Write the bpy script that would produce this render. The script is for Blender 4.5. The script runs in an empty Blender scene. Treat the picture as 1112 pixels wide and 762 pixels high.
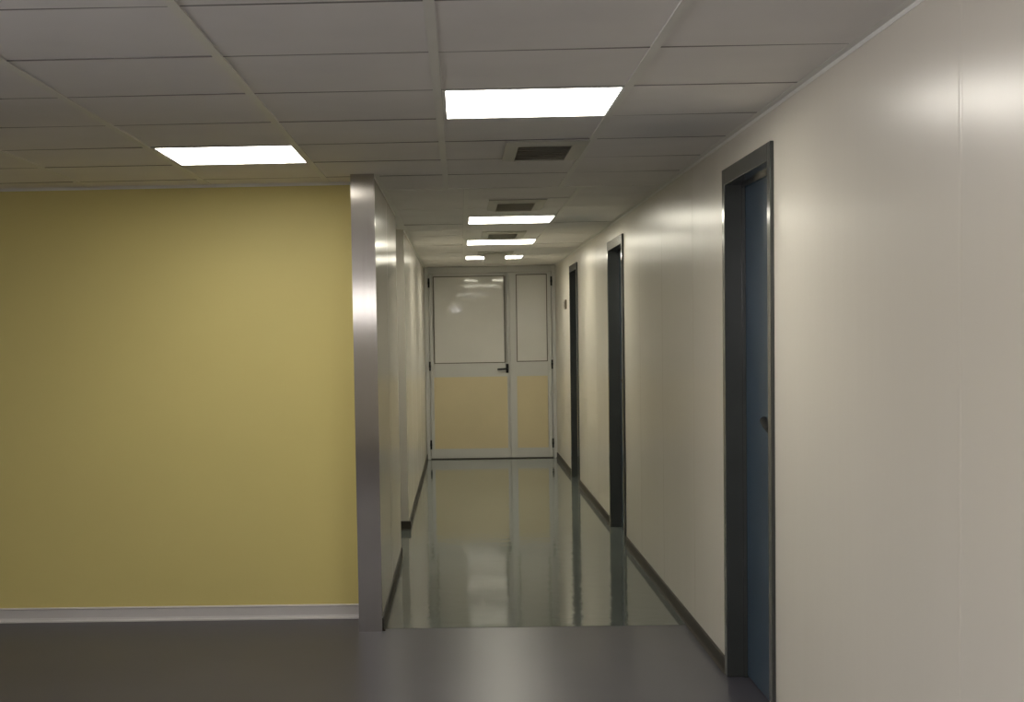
import bpy, bmesh, math, random
from mathutils import Matrix, Vector
random.seed(7)
S = bpy.context.scene
COL = S.collection

# ---------------------------------------------------------------- dimensions
# x = across the corridor, y = into the picture, z = up (floor at 0)
EYE = 1.4945
CEIL = 2.300
XR, XL, XC = 1.139, -0.420, -0.536      # right wall, corridor left wall, outer side of the clad wall end
Y_CAP, Y_YEL = 7.139, 7.494             # clad wall end, yellow wall
Y_P1, Y_P2 = 9.527, 10.906              # side passage
Y_END = 17.026                          # end door
Y_SEAM = 7.205
X_W, Y_B = -4.2, -5.0                   # lobby left wall, lobby back wall

# ---------------------------------------------------------------- materials
def new_mat(name):
    m = bpy.data.materials.new(name); m.use_nodes = True
    return m, m.node_tree, m.node_tree.nodes['Principled BSDF']

def paint(name, col, rough=0.5, metal=0.0, var=0.04, scale=3.0, bump=0.0, bscale=60.0, spec=0.5,
          stretch=(1, 1, 1), rvar=0.0, coat=0.0):
    m, nt, b = new_mat(name)
    L = nt.links.new
    tc = nt.nodes.new('ShaderNodeTexCoord')
    mp = nt.nodes.new('ShaderNodeMapping'); mp.inputs['Scale'].default_value = stretch
    L(tc.outputs['Object'], mp.inputs['Vector'])
    nz = nt.nodes.new('ShaderNodeTexNoise'); nz.inputs['Scale'].default_value = scale
    nz.inputs['Detail'].default_value = 5
    L(mp.outputs['Vector'], nz.inputs['Vector'])
    cr = nt.nodes.new('ShaderNodeValToRGB')
    cr.color_ramp.elements[0].position = 0.3; cr.color_ramp.elements[1].position = 0.7
    cr.color_ramp.elements[0].color = [max(0, c * (1 - var)) for c in col] + [1]
    cr.color_ramp.elements[1].color = [min(1, c * (1 + var)) for c in col] + [1]
    L(nz.outputs['Fac'], cr.inputs['Fac']); L(cr.outputs['Color'], b.inputs['Base Color'])
    b.inputs['Roughness'].default_value = rough
    b.inputs['Metallic'].default_value = metal
    b.inputs['Specular IOR Level'].default_value = spec
    b.inputs['Coat Weight'].default_value = coat
    if rvar:
        mr = nt.nodes.new('ShaderNodeMapRange')
        mr.inputs['To Min'].default_value = rough - rvar; mr.inputs['To Max'].default_value = rough + rvar
        L(nz.outputs['Fac'], mr.inputs['Value']); L(mr.outputs['Result'], b.inputs['Roughness'])
    if bump:
        n2 = nt.nodes.new('ShaderNodeTexNoise'); n2.inputs['Scale'].default_value = bscale
        n2.inputs['Detail'].default_value = 3
        L(mp.outputs['Vector'], n2.inputs['Vector'])
        bp = nt.nodes.new('ShaderNodeBump'); bp.inputs['Strength'].default_value = bump
        bp.inputs['Distance'].default_value = 0.01
        L(n2.outputs['Fac'], bp.inputs['Height']); L(bp.outputs['Normal'], b.inputs['Normal'])
    return m

M_CREAM = paint('cream_wall_panel', (0.66, 0.625, 0.545), 0.276, var=0.02, scale=0.8, bump=0.22, bscale=5, stretch=(1, 1, 0.12))
M_LAMINATE = paint('cream_glossy_panel', (0.62, 0.59, 0.52), 0.19, var=0.02, scale=0.8, bump=0.16, bscale=5, stretch=(1, 1, 0.12))
M_YELLOW = paint('yellow_wall_paint', (0.68, 0.585, 0.225), 0.55, var=0.03, scale=0.9, bump=0.03, bscale=40)
M_TILE = paint('ceiling_tile', (0.82, 0.80, 0.78), 0.8, var=0.035, scale=2.2, bump=0.03, bscale=120)
M_TEE = paint('ceiling_tee', (0.80, 0.79, 0.75), 0.45, var=0.03)
M_VOID = paint('ceiling_void', (0.05, 0.05, 0.05), 0.9)
M_FLOOR = paint('lobby_floor_resin', (0.070, 0.068, 0.082), 0.30, var=0.06, scale=1.3, bump=0.03, bscale=5, spec=0.10)
M_CFLOOR = paint('corridor_floor_resin', (0.135, 0.155, 0.142), 0.07, var=0.07, scale=1.6, bump=0.08, bscale=9, spec=0.75)
M_BASE = paint('dark_vinyl_skirting', (0.045, 0.040, 0.032), 0.5, spec=0.25, var=0.15, scale=6)
M_WBASE = paint('white_cove_skirting', (0.60, 0.58, 0.58), 0.35, var=0.03)
M_FRAME = paint('dark_grey_door_frame', (0.060, 0.064, 0.062), 0.15, var=0.08, scale=5)
M_LEAF = paint('blue_grey_door_leaf', (0.042, 0.068, 0.10), 0.33, var=0.08, scale=4)
M_BLACK = paint('black_plastic', (0.010, 0.010, 0.010), 0.42, spec=0.3)
M_ALU = paint('white_aluminium', (0.58, 0.58, 0.56), 0.35, var=0.03)
M_MILK = paint('milky_pane', (0.70, 0.69, 0.655), 0.04, var=0.03, scale=2.0)
M_YPANEL = paint('yellow_door_panel', (0.66, 0.57, 0.36), 0.35, var=0.03, scale=2)
M_GASKET = paint('grey_gasket', (0.13, 0.12, 0.10), 0.6)
M_GAP_SHADE = paint('ceiling_gap_painted_shade', (0.24, 0.23, 0.22), 0.8)  # dark grey painted as the shade between ceiling tiles
M_STEEL = paint('brushed_stainless_steel', (0.50, 0.475, 0.44), 0.17, metal=1.0, var=0.04, scale=5, stretch=(6.0, 6.0, 0.25))
_nt = M_STEEL.node_tree; _b = _nt.nodes['Principled BSDF'];  _b.inputs['Anisotropic'].default_value = 0.97
_tg = _nt.nodes.new('ShaderNodeTangent'); _tg.direction_type = 'RADIAL'; _tg.axis = 'Z'
_nt.links.new(_tg.outputs['Tangent'], _b.inputs['Tangent'])
M_VENT = paint('vent_frame_metal', (0.56, 0.55, 0.49), 0.4, var=0.04)
M_GRILLE = paint('vent_slat_metal', (0.55, 0.53, 0.47), 0.5, var=0.06)
M_LFRAME = paint('light_frame', (0.75, 0.75, 0.73), 0.4)
M_PLATE = paint('brown_plaque', (0.13, 0.105, 0.07), 0.4)

def emitter(name, col, strength):
    m, nt, b = new_mat(name)
    b.inputs['Base Color'].default_value = (0.8, 0.8, 0.8, 1)
    b.inputs['Emission Color'].default_value = (*col, 1)
    b.inputs['Emission Strength'].default_value = strength
    return m
M_LAMP = emitter('lit_lobby_diffuser', (1.0, 0.95, 0.86), 5.0)
M_LAMPC = emitter('lit_corridor_diffuser', (1.0, 0.945, 0.79), 5.6)

def glass():
    m, nt, b = new_mat('clear_window_glass')
    out = nt.nodes['Material Output']; nt.nodes.remove(b)
    t = nt.nodes.new('ShaderNodeBsdfTransparent'); g = nt.nodes.new('ShaderNodeBsdfGlossy')
    g.inputs['Roughness'].default_value = 0.02
    f = nt.nodes.new('ShaderNodeFresnel'); x = nt.nodes.new('ShaderNodeMixShader')
    nt.links.new(f.outputs[0], x.inputs[0]); nt.links.new(t.outputs[0], x.inputs[1])
    nt.links.new(g.outputs[0], x.inputs[2]); nt.links.new(x.outputs[0], out.inputs['Surface'])
    return m
M_GLASS = glass()

# ---------------------------------------------------------------- mesh helpers
def box(bm, a, b, bev=0.0):
    """axis aligned box between corners a and b, optionally with bevelled edges"""
    lo = [min(p, q) for p, q in zip(a, b)]; hi = [max(p, q) for p, q in zip(a, b)]
    vs = [bm.verts.new((x, y, z)) for x in (lo[0], hi[0]) for y in (lo[1], hi[1]) for z in (lo[2], hi[2])]
    idx = [(0, 1, 3, 2), (4, 6, 7, 5), (0, 4, 5, 1), (2, 3, 7, 6), (0, 2, 6, 4), (1, 5, 7, 3)]
    fs = [bm.faces.new([vs[i] for i in f]) for f in idx]
    if bev:
        es = list({e for f in fs for e in f.edges})
        bmesh.ops.bevel(bm, geom=es, offset=bev, segments=2, affect='EDGES', profile=0.5)
    return vs

def prism(bm, prof, axis, a0, a1):
    """extrude a closed 2D profile along axis ('x' or 'y'); profile holds (u, z)"""
    def P(u, z, t): return (t, u, z) if axis == 'x' else (u, t, z)
    A = [bm.verts.new(P(u, z, a0)) for u, z in prof]; B = [bm.verts.new(P(u, z, a1)) for u, z in prof]
    n = len(prof)
    for i in range(n):
        bm.faces.new((A[i], A[(i + 1) % n], B[(i + 1) % n], B[i]))
    bm.faces.new(A[::-1]); bm.faces.new(B)

def cyl(bm, c, axis, r, h, seg=24, r2=None):
    q = Vector((0, 0, 1)).rotation_difference(Vector(axis)).to_matrix().to_4x4()
    bmesh.ops.create_cone(bm, cap_ends=True, segments=seg, radius1=r, radius2=r if r2 is None else r2, depth=h,
                          matrix=Matrix.Translation(c) @ q)

def tube(bm, pts, r, seg=12):
    """round bar through the points, capped with half-round ends"""
    pts = [Vector(p) for p in pts]; rings = []
    for i, p in enumerate(pts):
        d = (pts[min(i + 1, len(pts) - 1)] - pts[max(i - 1, 0)]).normalized()
        up = Vector((0, 0, 1)) if abs(d.z) < 0.9 else Vector((1, 0, 0))
        s = d.cross(up).normalized(); t = s.cross(d)
        rings.append([bm.verts.new(p + r * (math.cos(a) * s + math.sin(a) * t))
                      for a in [2 * math.pi * k / seg for k in range(seg)]])
    for A, B in zip(rings, rings[1:]):
        for k in range(seg):
            bm.faces.new((A[k], A[(k + 1) % seg], B[(k + 1) % seg], B[k]))
    bm.faces.new(rings[0][::-1]); bm.faces.new(rings[-1])

def obj(name, bm, mat, parent=None, origin=None, smooth=False):
    bmesh.ops.recalc_face_normals(bm, faces=bm.faces)
    me = bpy.data.meshes.new(name)
    if origin is not None:
        bmesh.ops.translate(bm, vec=-Vector(origin), verts=bm.verts)
    bm.to_mesh(me); bm.free()
    me.materials.append(mat)
    if smooth:
        for p in me.polygons: p.use_smooth = True
        me.set_sharp_from_angle(angle=math.radians(35))
    o = bpy.data.objects.new(name, me); COL.objects.link(o)
    if origin is not None: o.location = origin
    if parent is not None:
        o.parent = parent
        w, p = Vector(origin if origin is not None else (0, 0, 0)), parent
        while p is not None:
            w -= p.location; p = p.parent
        o.location = w
    return o

def empty(name, loc):
    o = bpy.data.objects.new(name, None); COL.objects.link(o); o.location = loc
    o.empty_display_size = 0.1
    return o

def tag(o, label=None, cat=None, group=None, kind=None):
    if label: o['label'] = label
    if cat: o['category'] = cat
    if group: o['group'] = group
    if kind: o['kind'] = kind
    return o

def struct(name, bm, mat, label, cat):
    return tag(obj(name, bm, mat), label, cat, kind='structure')

NB = bmesh.new

# ---------------------------------------------------------------- doors in the right wall
DW = [(5.200, 6.150), (9.930, 10.925), (13.80, 14.72)]   # outer edges of the frames along the wall
DTOP = 2.172                                           # top of the frames
JW = 0.055                                             # width of the frame face
PROUD = 0.014
XLEAF = 1.213

# floor ------------------------------------------------------------------------
bm = NB(); box(bm, (X_W - .1, Y_B - .1, -.12), (XR + .25, Y_SEAM, 0)); box(bm, (X_W - .1, Y_SEAM, -.12), (XL, Y_YEL + .1, 0))
struct('floor', bm, M_FLOOR, 'grey lobby floor in front of the floor seam', 'floor')
bm = NB(); box(bm, (XL - .0, Y_SEAM, -.12), (XR + .25, Y_END + .2, 0.0015)); box(bm, (-2.8, Y_P1 - .05, -.12), (XL, Y_P2 + .05, 0.0015))
struct('floor_corridor', bm, M_CFLOOR, 'shiny greenish grey corridor floor beyond the seam', 'floor')

def joint(bm, x, s, y):
    """slim rounded cover strip over a panel joint"""
    pr = [(x - s * .001, y - .016), (x + s * .0006, y - .011), (x + s * .0012, y), (x + s * .0006, y + .011), (x - s * .001, y + .016)]
    A = [bm.verts.new((u, v, 0)) for u, v in pr]; B = [bm.verts.new((u, v, CEIL)) for u, v in pr]
    for i in range(4): bm.faces.new((A[i], A[i + 1], B[i + 1], B[i]))
# right wall ---------------------------------------------------------------------
bm = NB()
ys = [Y_B - .1]
for a, b in DW: ys += [a + .02, b - .02]
ys.append(Y_END + .2)
for i in range(0, len(ys), 2):
    box(bm, (XR, ys[i], 0), (XR + .2, ys[i + 1], CEIL + .1))
for a, b in DW:
    box(bm, (XR, a + .02, DTOP - .02), (XR + .2, b - .02, CEIL + .1))
    box(bm, (XR + .14, a + .02, 0), (XR + .2, b - .02, DTOP - .02))          # back of the door niche
for y in (3.28, 1.2, -0.9, -3.0, 7.02, 8.09, 9.09, 11.95, 12.95, 15.75):      # cover strips over the panel joints
    joint(bm, XR, -1, y)
struct('wall_right', bm, M_CREAM, 'cream panelled right wall holding three dark doors', 'wall')

# left side walls ------------------------------------------------------------------
bm = NB()
box(bm, (XC, Y_CAP + .025, 0), (XL, Y_P1, CEIL + .1))
box(bm, (-2.7, Y_P1 - .12, 0), (XC + .004, Y_P1, CEIL + .1))
for y in (8.33,):
    joint(bm, XL, 1, y)
struct('wall_corridor_left', bm, M_LAMINATE, 'cream corridor wall between steel clad end and side passage', 'wall')
bm = NB()
box(bm, (-2.8, Y_P2, 0), (XL, Y_P2 + .12, CEIL + .1))
box(bm, (XL - .12, Y_P2 + .12, 0), (XL, Y_END + .2, CEIL + .1))
box(bm, (-2.8, Y_P1 - .12, 0), (-2.7, Y_P2, CEIL + .1))
for y in (12.2, 13.4, 14.6, 15.8):
    joint(bm, XL, 1, y)
struct('wall_passage', bm, M_LAMINATE, 'cream left wall beyond the side passage, up to the end door', 'wall')
bm = NB(); box(bm, (X_W, Y_YEL, 0), (XC, Y_YEL + .1, CEIL + .1))
struct('wall_front', bm, M_YELLOW, 'plain yellow wall left of the steel clad wall end', 'wall')
bm = NB(); box(bm, (XL - .1, Y_END + .09, 0), (XR + .2, Y_END + .2, CEIL + .1))
struct('wall_end', bm, M_CREAM, 'wall closing the corridor behind the end door', 'wall')
LW = [(-4.2, -2.2), (-1.7, 0.3), (0.8, 2.8)]; LZ0, LZ1 = 0.95, 2.15
bm = NB(); e = [Y_B - .1] + [q for p in LW for q in p] + [Y_YEL + .1]
for i in range(0, len(e), 2): box(bm, (X_W - .1, e[i], 0), (X_W, e[i + 1], CEIL + .1))
for a, b in LW: box(bm, (X_W - .1, a, 0), (X_W, b, LZ0)); box(bm, (X_W - .1, a, LZ1), (X_W, b, CEIL + .1))
struct('wall_left', bm, M_CREAM, 'lobby left wall outside the picture', 'wall')

# back wall with windows (the daylight on the near end of the room)
WIN = [(-1.9, -0.75, 1.70, 2.15), (-0.27, 0.05, 2.09, 2.25)]
bm = NB()
xs = sorted([X_W] + [w for q in WIN for w in q[:2]] + [XR])
box(bm, (X_W, Y_B - .1, 0), (WIN[0][0], Y_B, CEIL + .1))
box(bm, (WIN[0][1], Y_B - .1, 0), (WIN[1][0], Y_B, CEIL + .1))
box(bm, (WIN[1][1], Y_B - .1, 0), (XR, Y_B, CEIL + .1))
for x0, x1, z0, z1 in WIN:
    box(bm, (x0, Y_B - .1, 0), (x1, Y_B, z0)); box(bm, (x0, Y_B - .1, z1), (x1, Y_B, CEIL + .1))
struct('wall_back', bm, M_CREAM, 'lobby wall with windows behind the camera', 'wall')
for n, (x0, x1, z0, z1) in enumerate(WIN):
    w = tag(empty('window_%d' % (n + 1), ((x0 + x1) / 2, Y_B, z0)), ['wide window behind the camera', 'small high window behind the camera'][n], 'window', kind='structure')
    bm = NB(); t = .035
    box(bm, (x0, Y_B - .08, z0), (x0 + t, Y_B - .02, z1)); box(bm, (x1 - t, Y_B - .08, z0), (x1, Y_B - .02, z1))
    box(bm, (x0 + t, Y_B - .08, z0), (x1 - t, Y_B - .02, z0 + t)); box(bm, (x0 + t, Y_B - .08, z1 - t), (x1 - t, Y_B - .02, z1))
    obj('window_frame', bm, M_ALU, w)
    bm = NB(); box(bm, (x0 + t, Y_B - .055, z0 + t), (x1 - t, Y_B - .05, z1 - t)); obj('window_pane', bm, M_GLASS, w)

for n, (a, b) in enumerate(LW):
    w = tag(empty('window_%d' % (n + 3), (X_W, (a + b) / 2, LZ0)), 'lobby side window outside the picture', 'window', kind='structure')
    bm = NB(); t = .04; x0, x1 = X_W - .08, X_W - .02
    box(bm, (x0, a, LZ0), (x1, a + t, LZ1)); box(bm, (x0, b - t, LZ0), (x1, b, LZ1))
    box(bm, (x0, a + t, LZ0), (x1, b - t, LZ0 + t)); box(bm, (x0, a + t, LZ1 - t), (x1, b - t, LZ1))
    box(bm, (x0, (a + b) / 2 - .02, LZ0 + t), (x1, (a + b) / 2 + .02, LZ1 - t))
    obj('window_frame', bm, M_ALU, w)
    bm = NB(); box(bm, (X_W - .055, a + t, LZ0 + t), (X_W - .05, b - t, LZ1 - t)); obj('window_pane', bm, M_GLASS, w)

# skirting -----------------------------------------------------------------------
BH, BT = 0.068, 0.008
def skirt_prof(x, s):      # dark cove skirting on a wall plane at x, s = direction into the room
    return [(x, 0), (x + s * .017, 0), (x + s * .010, .010), (x + s * BT, .022), (x + s * BT, BH - .006), (x + s * .003, BH), (x, BH)]
bm = NB(); prev = Y_B
for a, b in DW:
    prism(bm, skirt_prof(XR, -1), 'y', prev, a); prev = b
prism(bm, skirt_prof(XR, -1), 'y', prev, Y_END - .005)
struct('baseboard_right', bm, M_BASE, 'dark skirting along the foot of the right wall', 'baseboard')
bm = NB()
prism(bm, skirt_prof(XL, 1), 'y', Y_CAP + .012, Y_P1 + .008)
struct('baseboard_left', bm, M_BASE, 'dark skirting on the short corridor wall beside the steel clad end', 'baseboard')
bm = NB()
prism(bm, skirt_prof(XL, 1), 'y', Y_P2 - .012, Y_END - .005)
prism(bm, [(u, z) for u, z in skirt_prof(Y_P2, -1)], 'x', -2.7, XL + .017)
struct('baseboard_passage', bm, M_BASE, 'dark skirting on the left wall beyond the side passage', 'baseboard')
bm = NB()
prism(bm, [(Y_YEL, 0), (Y_YEL - .020, 0), (Y_YEL - .020, .006), (Y_YEL - .012, .012), (Y_YEL - .009, .022), (Y_YEL - .009, .066),
           (Y_YEL - .012, .070), (Y_YEL - .008, .077), (Y_YEL, .077)], 'x', X_W, XC)
struct('baseboard_front', bm, M_WBASE, 'whitish skirting at the foot of the yellow wall', 'baseboard')

# ceiling ------------------------------------------------------------------------
P = 0.628
lob_x = [X_W, -3.80, -3.18, -2.555, -1.93, -1.302, -0.680, -0.064, 0.566, XR]
lob_y = [Y_B] + [4.74 + P * k for k in range(-15, 0)] + [4.742, 5.378, 6.012, 6.632, 7.250, 7.940]
cor_x = [XL, 0.046, 0.680, XR]
cor_y = [7.94, 8.58, 9.22, 9.862, 10.49, 11.09, 11.70, 12.31, 12.94, 13.56, 14.18, 14.80, 15.43, 16.03, 16.63, Y_END + .09]
LIGHTS = [  # x0, x1, y0, y1, material
    (-1.302, -0.680, 6.012, 6.632, M_LAMP), (-0.064, 0.566, 4.742, 5.378, M_LAMP),
    (0.046, 0.680, 9.862, 10.49, M_LAMPC), (0.046, 0.680, 12.31, 12.94, M_LAMPC), (0.046, 0.680, 14.80, 15.43, M_LAMPC),
]
def is_light(x, y): return any(a - .01 < x < b + .01 and c - .01 < y < d + .01 for a, b, c, d, _ in LIGHTS)
bm = NB()
def tiles(xs, ys, clip):
    for i in range(len(xs) - 1):
        for j in range(len(ys) - 1):
            x0, x1, y0, y1 = xs[i] + .0145, xs[i + 1] - .0145, ys[j] + .006, ys[j + 1] - .006
            if is_light((x0 + x1) / 2, (y0 + y1) / 2): continue
            if not clip((x0 + x1) / 2, (y0 + y1) / 2): continue
            dz = random.uniform(-.0012, .0012)
            vs = box(bm, (x0, y0, CEIL + dz), (x1, y1, CEIL + .016), 0)
            k = random.uniform(-.0015, .0015)
            for v in vs:
                if v.co.z < CEIL + .01: v.co.z += k * (1 if v.co.x > (x0 + x1) / 2 else -1)
tiles(lob_x, lob_y[:-1], lambda x, y: True)
tiles([X_W, -3.80, -3.18, -2.555, -1.93, -1.302, -0.680, XC + .006], [7.250, Y_YEL + .003], lambda x, y: True)
tiles([XL - .006, -0.064, 0.566, XR], [7.250, 7.940], lambda x, y: True)
tiles(cor_x, cor_y, lambda x, y: True)
tiles([-2.7, -2.0, -1.37, -0.78, XL], [Y_P1 - .003, 10.2, Y_P2 + .003], lambda x, y: True)
ceil = struct('ceiling', bm, M_TILE, 'suspended ceiling of pale grey tiles', 'ceiling')
bm = NB()
box(bm, (X_W - .1, Y_B - .1, CEIL + .10), (XR + .2, Y_END + .2, CEIL + .16))
obj('ceiling_void', bm, M_VOID, ceil)
bm = NB()
for x in lob_x[1:-1]:                                        # main tees run along the view
    y1 = 7.94 if x > XL else (Y_YEL - .001)
    prism(bm, [(x - .014, CEIL - .004), (x + .014, CEIL - .004), (x + .014, CEIL + .003), (x + .002, CEIL + .03), (x - .002, CEIL + .03), (x - .014, CEIL + .003)], 'y', Y_B, y1)
for x in cor_x[1:-1]:
    prism(bm, [(x - .014, CEIL - .003), (x + .014, CEIL - .003), (x + .014, CEIL + .003), (x + .002, CEIL + .03), (x - .002, CEIL + .03), (x - .014, CEIL + .003)], 'y', 7.95, Y_END + .09)
box(bm, (XL - .02, Y_P1, CEIL - .003), (XL + .02, Y_P2, CEIL + .02))
obj('main_tee', bm, M_TEE, ceil)
bm = NB()                                                    # dark strips colour in the shade of the gaps across the view
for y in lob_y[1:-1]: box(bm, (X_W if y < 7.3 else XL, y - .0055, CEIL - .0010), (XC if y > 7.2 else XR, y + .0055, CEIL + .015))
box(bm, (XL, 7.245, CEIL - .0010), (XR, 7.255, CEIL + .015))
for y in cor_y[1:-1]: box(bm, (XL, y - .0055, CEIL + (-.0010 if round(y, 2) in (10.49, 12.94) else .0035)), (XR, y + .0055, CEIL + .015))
obj('cross_gap_shade', bm, M_GAP_SHADE, ceil)
bm = NB()
def edge_angle_y(x, s, y0, y1):
    prism(bm, [(x, CEIL - .016), (x + s * .002, CEIL - .016), (x + s * .002, CEIL - .003), (x + s * .024, CEIL - .003), (x + s * .024, CEIL - .001), (x, CEIL - .001)], 'y', y0, y1)
edge_angle_y(XR, -1, Y_B, Y_END); edge_angle_y(XL, 1, Y_CAP + .02, Y_P1); edge_angle_y(XL, 1, Y_P2, Y_END)
prism(bm, [(Y_YEL, CEIL - .016), (Y_YEL - .002, CEIL - .016), (Y_YEL - .002, CEIL - .003), (Y_YEL - .024, CEIL - .003), (Y_YEL - .024, CEIL - .001), (Y_YEL, CEIL - .001)], 'x', X_W, XC)
box(bm, (XL, 7.93, CEIL - .004), (XR, 7.95, CEIL + .001))
tag(obj('trim_1', bm, M_TEE), 'thin pale angle trim where the ceiling meets the walls', 'trim', kind='structure')

# ---------------------------------------------------------------- ceiling lights
LG = 'square ceiling light panels'
LIGHTS += [(-2.555, -1.93, 3.484, 4.112, M_LAMP), (-2.555, -1.93, 0.972, 1.60, M_LAMP)]   # unseen lights added left of the view to brighten the lobby
LLAB = ['bright square ceiling light over the lobby in front of the yellow wall',
        'largest and nearest bright square light panel in the ceiling',
        'bright corridor ceiling light first beyond the steel clad wall end',
        'bright corridor ceiling light second beyond the steel clad wall end',
        'farthest bright corridor ceiling light, partly hidden by a hanging vent',
        'added fill light in the lobby ceiling, unseen beyond the left edge of the picture', 'added fill light in the lobby ceiling, unseen, nearest the windows']
for (x0, x1, y0, y1, m), lab in zip(LIGHTS, LLAB):
    t = tag(empty('ceiling_light', ((x0 + x1) / 2, (y0 + y1) / 2, CEIL)), lab, 'light', LG)
    a0, a1, b0, b1, w = x0 + .015, x1 - .006, y0 + .004, y1 - .004, .013
    z0, z1 = CEIL - .003, CEIL + .03
    bm = NB()
    box(bm, (a0, b0, z0), (a0 + w, b1, z1)); box(bm, (a1 - w, b0, z0), (a1, b1, z1))
    box(bm, (a0 + w, b0, z0), (a1 - w, b0 + w, z1)); box(bm, (a0 + w, b1 - w, z0), (a1 - w, b1, z1))
    box(bm, (a0 + w, b0 + w, z1 - .006), (a1 - w, b1 - w, z1))
    obj('frame', bm, M_LFRAME, t)
    bm = NB(); box(bm, (a0 + w, b0 + w, CEIL - .001), (a1 - w, b1 - w, CEIL + .004)); obj('diffuser', bm, m, t)

# ---------------------------------------------------------------- air vents
VG = 'air vents along the ceiling'
VLAB = ['nearest air vent, a framed dark grille just beyond the largest light panel',
        'air vent in front of the first corridor light beyond the steel clad wall end',
        'air vent between the first two corridor ceiling lights',
        'farthest air vent with a panel hanging down over the last corridor light']
VENTS = [(0.205, 0.556, 6.02, 6.655, .014), (0.185, 0.535, 8.62, 9.30, .018), (0.185, 0.535, 11.28, 11.98, .018), (0.185, 0.535, 14.02, 14.66, .018)]
for (x0, x1, y0, y1, dz), lab in zip(VENTS, VLAB):
    t = tag(empty('ceiling_vent', ((x0 + x1) / 2, (y0 + y1) / 2, CEIL)), lab, 'air vent', VG)
    gx0, gx1, gy0, gy1 = x0 + .055, x1 - .068, y0 + .10, y1 - .02
    bm = NB()                                                      # sloping picture-frame flange
    zt, zb = CEIL - .002, CEIL - dz
    O = [(x0, y0), (x1, y0), (x1, y1), (x0, y1)]; I = [(gx0, gy0), (gx1, gy0), (gx1, gy1), (gx0, gy1)]
    vo = [bm.verts.new((*p, zt)) for p in O]; vb = [bm.verts.new((*p, zt - .006)) for p in O]
    vi = [bm.verts.new((*p, zb)) for p in I]; vt = [bm.verts.new((*p, zt)) for p in I]
    for k in range(4):
        l = (k + 1) % 4
        bm.faces.new((vo[k], vo[l], vb[l], vb[k])); bm.faces.new((vb[k], vb[l], vi[l], vi[k]))
        bm.faces.new((vi[k], vi[l], vt[l], vt[k])); bm.faces.new((vt[k], vt[l], vo[l], vo[k]))
    obj('frame', bm, M_VENT, t)
    bm = NB(); box(bm, (gx0, gy0, zt - .003), (gx1, gy1, zt - .001)); obj('backing', bm, M_GRILLE, t)
    bm = NB(); n = 9
    for k in range(n):
        y = gy0 + (gy1 - gy0) * (k + .5) / n
        prism(bm, [(y - .020, zb + .001), (y - .017, zb), (y + .014, zt - .004), (y + .011, zt - .003)], 'x', gx0, gx1)
    obj('louvre', bm, M_GRILLE, t)
    if y0 > 14:
        bm = NB(); box(bm, (gx0 + .005, gy0 - .03, CEIL - .115), (gx1 - .012, gy0 - .018, zb), .002)
        box(bm, (gx0 + .005, gy0 - .034, CEIL - .115), (gx1 - .012, gy0 - .030, CEIL - .108))
        tag(obj('hanging_panel', bm, M_VENT, t), 'pale panel hanging down from the vent')

# ---------------------------------------------------------------- steel clad wall end
t = tag(empty('corner_guard', ((XC + XL) / 2, Y_CAP, 0)), 'brushed stainless steel cladding on the wall end beside the yellow wall', 'wall cladding')
bm = NB()
prism(bm, [(XC, 0), (XL + .002, 0), (XL + .002, CEIL), (XC, CEIL)], 'y', Y_CAP, Y_CAP + .003)
prism(bm, [(XC, 0), (XC + .003, 0), (XC + .003, CEIL), (XC, CEIL)], 'y', Y_CAP + .003, Y_CAP + .024)
prism(bm, [(XL, 0), (XL + .002, 0), (XL + .002, CEIL), (XL, CEIL)], 'y', Y_CAP + .003, Y_CAP + .024)
obj('steel_sheet', bm, M_STEEL, t)

# ---------------------------------------------------------------- the three dark doors
DLAB = ['nearest dark grey framed blue door in the right wall', 'middle dark framed door in the right wall',
        'farthest dark framed door in the right wall, next to the end door']
def lever(parent, x, y, z, s, mat):
    """lever handle on a face at x looking towards -x; s = lever direction along y"""
    h = bmesh.new()
    cyl(h, (x - .004, y, z), (1, 0, 0), .026, .008)
    tube(h, [(x - .005, y, z), (x - .04, y, z), (x - .048, y + s * .006, z), (x - .050, y + s * .02, z), (x - .052, y + s * .075, z + .012), (x - .052, y + s * .125, z + .030)], .016)
    o = obj('door_handle', h, mat, parent, smooth=True)
    return o
for n, (a, b) in enumerate(DW):
    d = tag(empty('door_%d' % (n + 1), (XR, (a + b) / 2, 0)), DLAB[n], 'door', kind='structure')
    bm = NB()
    xo, xi = XR - PROUD, XLEAF + .045
    Z0 = .002
    for y0, y1 in ((a, a + JW), (b - JW, b)):
        box(bm, (xo, y0, Z0), (XR, y1, DTOP), .002)                    # face of the jamb
    box(bm, (xo, a + JW - .001, DTOP - JW - .012), (XR, b - JW + .001, DTOP), .002)
    for y0, y1 in ((a + JW - .03, a + JW), (b - JW, b - JW + .03)):
        box(bm, (XR - .001, y0, Z0), (xi, y1, DTOP - JW))              # lining of the opening
    box(bm, (XR - .001, a + JW - .03, DTOP - JW - .012), (xi, b - JW + .03, DTOP - .025))
    for y0, y1 in ((a + JW, a + JW + .012), (b - JW - .012, b - JW)):  # stops
        box(bm, (XLEAF - .016, y0, Z0), (XLEAF - .001, y1, DTOP - JW - .012))
    box(bm, (XLEAF - .016, a + JW + .012, DTOP - JW - .026), (XLEAF - .001, b - JW - .012, DTOP - JW - .012))
    obj('door_frame', bm, M_FRAME, d)
    bm = NB(); box(bm, (XLEAF, a + JW + .003, .008), (XLEAF + .04, b - JW - .003, DTOP - JW - .015), .002)
    leaf = obj('door_leaf', bm, M_LEAF, d)
    lever(leaf, XLEAF, a + JW + .115, 1.115, 1, M_BLACK)

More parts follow.
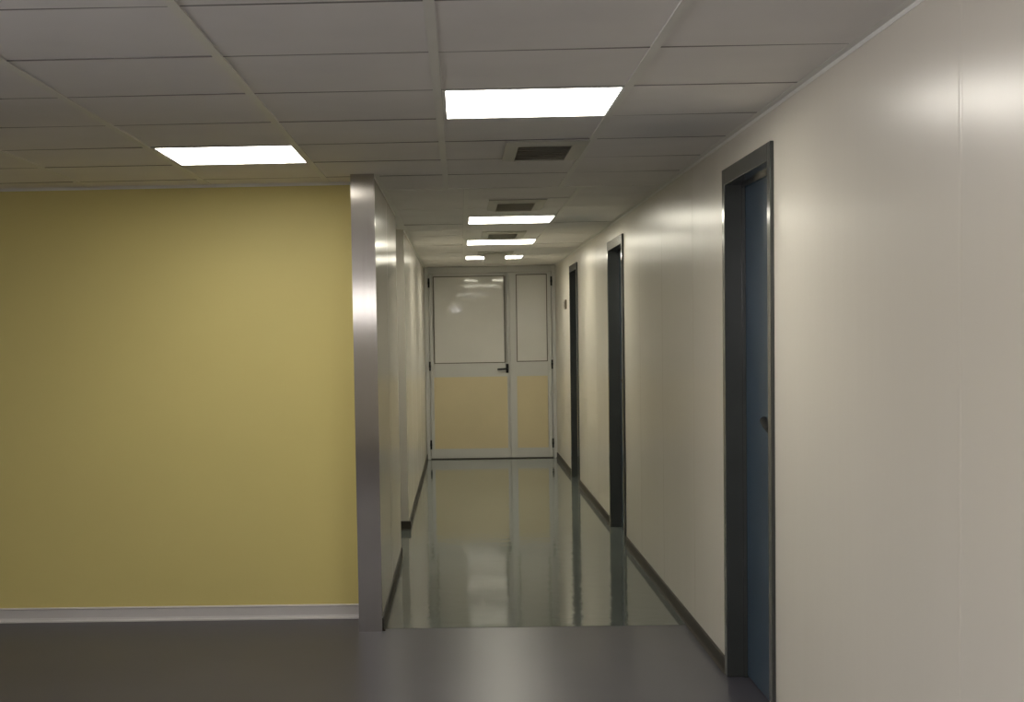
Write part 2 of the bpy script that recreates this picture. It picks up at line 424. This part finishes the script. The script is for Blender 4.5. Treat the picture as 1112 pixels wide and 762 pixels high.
# ---------------------------------------------------------------- end door (double, glazed)
d = tag(empty('door_4', ((XL + XR) / 2, Y_END, 0)), 'white glazed double door with yellow lower panels closing the corridor', 'door', kind='structure')
yF = Y_END
bm = NB()
box(bm, (XL + .001, yF - .0, .002), (-0.372, yF + .07, CEIL - .004), .002)
box(bm, (1.092, yF - .0, .002), (XR - .001, yF + .07, CEIL - .004), .002)
box(bm, (-0.372, yF - .0, 2.222), (1.092, yF + .07, CEIL - .004), .002)
obj('door_frame', bm, M_ALU, d)
def leaf(x0, x1, gx0, gx1, px0, px1, gz0, gz1, pz0, pz1, zb, zt, name):
    y0, y1 = yF + .006, yF + .050
    bm = NB()
    box(bm, (x0, y0, zb), (min(gx0, px0), y1, zt), .002); box(bm, (max(gx1, px1), y0, zb), (x1, y1, zt), .002)
    box(bm, (min(gx0, px0), y0, gz1), (max(gx1, px1), y1, zt)); box(bm, (min(gx0, px0), y0, pz1), (max(gx1, px1), y1, gz0))
    box(bm, (min(gx0, px0), y0, zb), (max(gx1, px1), y1, pz0))
    l = obj(name, bm, M_ALU, d)
    def ring(u0, u1, w0, w1, t):
        g = NB(); ya, yb = y0 - .003, y0 + .012
        box(g, (u0, ya, w0), (u0 + t, yb, w1)); box(g, (u1 - t, ya, w0), (u1, yb, w1))
        box(g, (u0 + t, ya, w0), (u1 - t, yb, w0 + t)); box(g, (u0 + t, ya, w1 - t), (u1 - t, yb, w1))
        return g
    obj('gasket', ring(gx0, gx1, gz0, gz1, .010), M_GASKET, l)
    bm = NB(); box(bm, (gx0 + .010, y0 + .008, gz0 + .010), (gx1 - .010, y0 + .016, gz1 - .010)); obj('glass_pane', bm, M_MILK, l)
    bm = NB(); box(bm, (px0, y0 + .004, pz0), (px1, y0 + .016, pz1)); obj('lower_panel', bm, M_YPANEL, l)
    return l
L1 = leaf(-0.366, 0.572, -0.318, 0.532, -0.324, 0.553, 1.147, 2.186, 0.128, 0.985, .014, 2.216, 'door_leaf')
L2 = leaf(0.590, 1.086, 0.668, 1.038, 0.668, 1.034, 1.156, 2.196, 0.128, 0.985, .014, 2.216, 'side_leaf')
bm = NB(); box(bm, (0.575, yF - .004, .014), (0.587, yF + .045, 2.216)); obj('astragal', bm, M_ALU, d)
bm = NB(); box(bm, (XL + .02, yF + .02, .0015), (XR - .02, yF + .05, .012)); obj('threshold', bm, M_GASKET, d)
for x, par in ((-0.369, L1), (1.089, L2)):
    for z in (0.18, 1.12, 2.11):
        bm = NB(); cyl(bm, (x, yF - .006, z), (0, 0, 1), .010, .11); cyl(bm, (x, yF - .006, z), (0, 0, 1), .012, .028)
        obj('hinge', bm, M_BLACK, par, smooth=True)
bm = NB(); hx, hz = 0.554, 1.075
box(bm, (hx - .016, yF - .004, hz - .05), (hx + .016, yF + .006, hz + .06), .003)
tube(bm, [(hx, yF, hz), (hx, yF - .045, hz), (hx - .008, yF - .052, hz), (hx - .03, yF - .054, hz), (hx - .12, yF - .054, hz - .003)], .011)
obj('door_handle', bm, M_BLACK, L1, smooth=True)

# ---------------------------------------------------------------- small plaque near the far door
t = tag(empty('wall_plaque', (XR, 15.33, 1.80)), 'small brown plaque on the right wall just before the end door', 'sign')
bm = NB(); box(bm, (XR - .018, 15.25, 1.745), (XR - .001, 15.41, 1.845), .003); obj('plate', bm, M_PLATE, t)
bm = NB(); box(bm, (XR - .021, 15.27, 1.765), (XR - .017, 15.39, 1.825), .002); obj('face', bm, M_GASKET, t)

# ---------------------------------------------------------------- daylight
w = bpy.data.worlds.new('daylight'); S.world = w; w.use_nodes = True
bg = w.node_tree.nodes['Background']
sky = w.node_tree.nodes.new('ShaderNodeTexSky'); sky.sky_type = 'HOSEK_WILKIE'
sky.sun_direction = (0.3, 0.5, 0.8); sky.turbidity = 6
mx = w.node_tree.nodes.new('ShaderNodeMix'); mx.data_type = 'RGBA'; mx.inputs['Factor'].default_value = 0.9
w.node_tree.links.new(sky.outputs['Color'], mx.inputs['A']); mx.inputs['B'].default_value = (0.285, 0.272, 0.272, 1)   # bright hazy overcast
w.node_tree.links.new(mx.outputs['Result'], bg.inputs['Color'])
bg.inputs['Strength'].default_value = 16.0
for n, (x0, x1, z0, z1) in enumerate(WIN):
    la = bpy.data.lights.new('window_portal', 'AREA'); la.shape = 'RECTANGLE'; la.size = x1 - x0; la.size_y = z1 - z0
    la.cycles.is_portal = True
    lo = bpy.data.objects.new('window_portal', la); COL.objects.link(lo)
    lo.location = ((x0 + x1) / 2, Y_B - .12, (z0 + z1) / 2); lo.rotation_euler = (math.radians(90), 0, 0)

for a, b in LW:
    la = bpy.data.lights.new('window_portal', 'AREA'); la.shape = 'RECTANGLE'; la.size = LZ1 - LZ0; la.size_y = b - a
    la.cycles.is_portal = True
    lo = bpy.data.objects.new('window_portal', la); COL.objects.link(lo)
    lo.location = (X_W - .12, (a + b) / 2, (LZ0 + LZ1) / 2); lo.rotation_euler = (0, math.radians(-90), 0)

# ---------------------------------------------------------------- camera
roll, pitch, yaw = 0.0170, 0.0524, -0.0212
F_PX, PPX, PPY = 1548.0, 468.44, 444.66
cy, sy, cp, sp, cr, sr = math.cos(yaw), math.sin(yaw), math.cos(pitch), math.sin(pitch), math.cos(roll), math.sin(roll)
Ry = Matrix(((cy, 0, -sy), (0, 1, 0), (sy, 0, cy)))
Rp = Matrix(((1, 0, 0), (0, cp, sp), (0, -sp, cp)))
Rr = Matrix(((cr, -sr, 0), (sr, cr, 0), (0, 0, 1)))
R = Rr @ Rp @ Ry                     # (right, up, forward) rows
def w3(v): return Vector((v[0], v[2], v[1]))
right, up, fwd = w3(R[0]), w3(R[1]), w3(R[2])
cam = bpy.data.cameras.new('camera'); co = bpy.data.objects.new('camera', cam); COL.objects.link(co)
mw = Matrix.Identity(4)
for i in range(3):
    mw[i][0], mw[i][1], mw[i][2] = right[i], up[i], -fwd[i]
mw[0][3], mw[1][3], mw[2][3] = 0, 0, EYE
co.matrix_world = mw
cam.sensor_width = 36; cam.sensor_fit = 'HORIZONTAL'
cam.lens = F_PX / 1112 * 36
cam.shift_x = (556 - PPX) / 1112; cam.shift_y = (PPY - 381) / 1112
cam.clip_start = 0.02
S.camera = co

S.view_settings.view_transform = 'Standard'; S.view_settings.look = 'None'
S.view_settings.gamma = 1; S.view_settings.use_curve_mapping = False
S.view_settings.exposure = 1.5
S.cycles.max_bounces = 12; S.cycles.diffuse_bounces = 8; S.cycles.glossy_bounces = 6
S.cycles.use_denoising = True
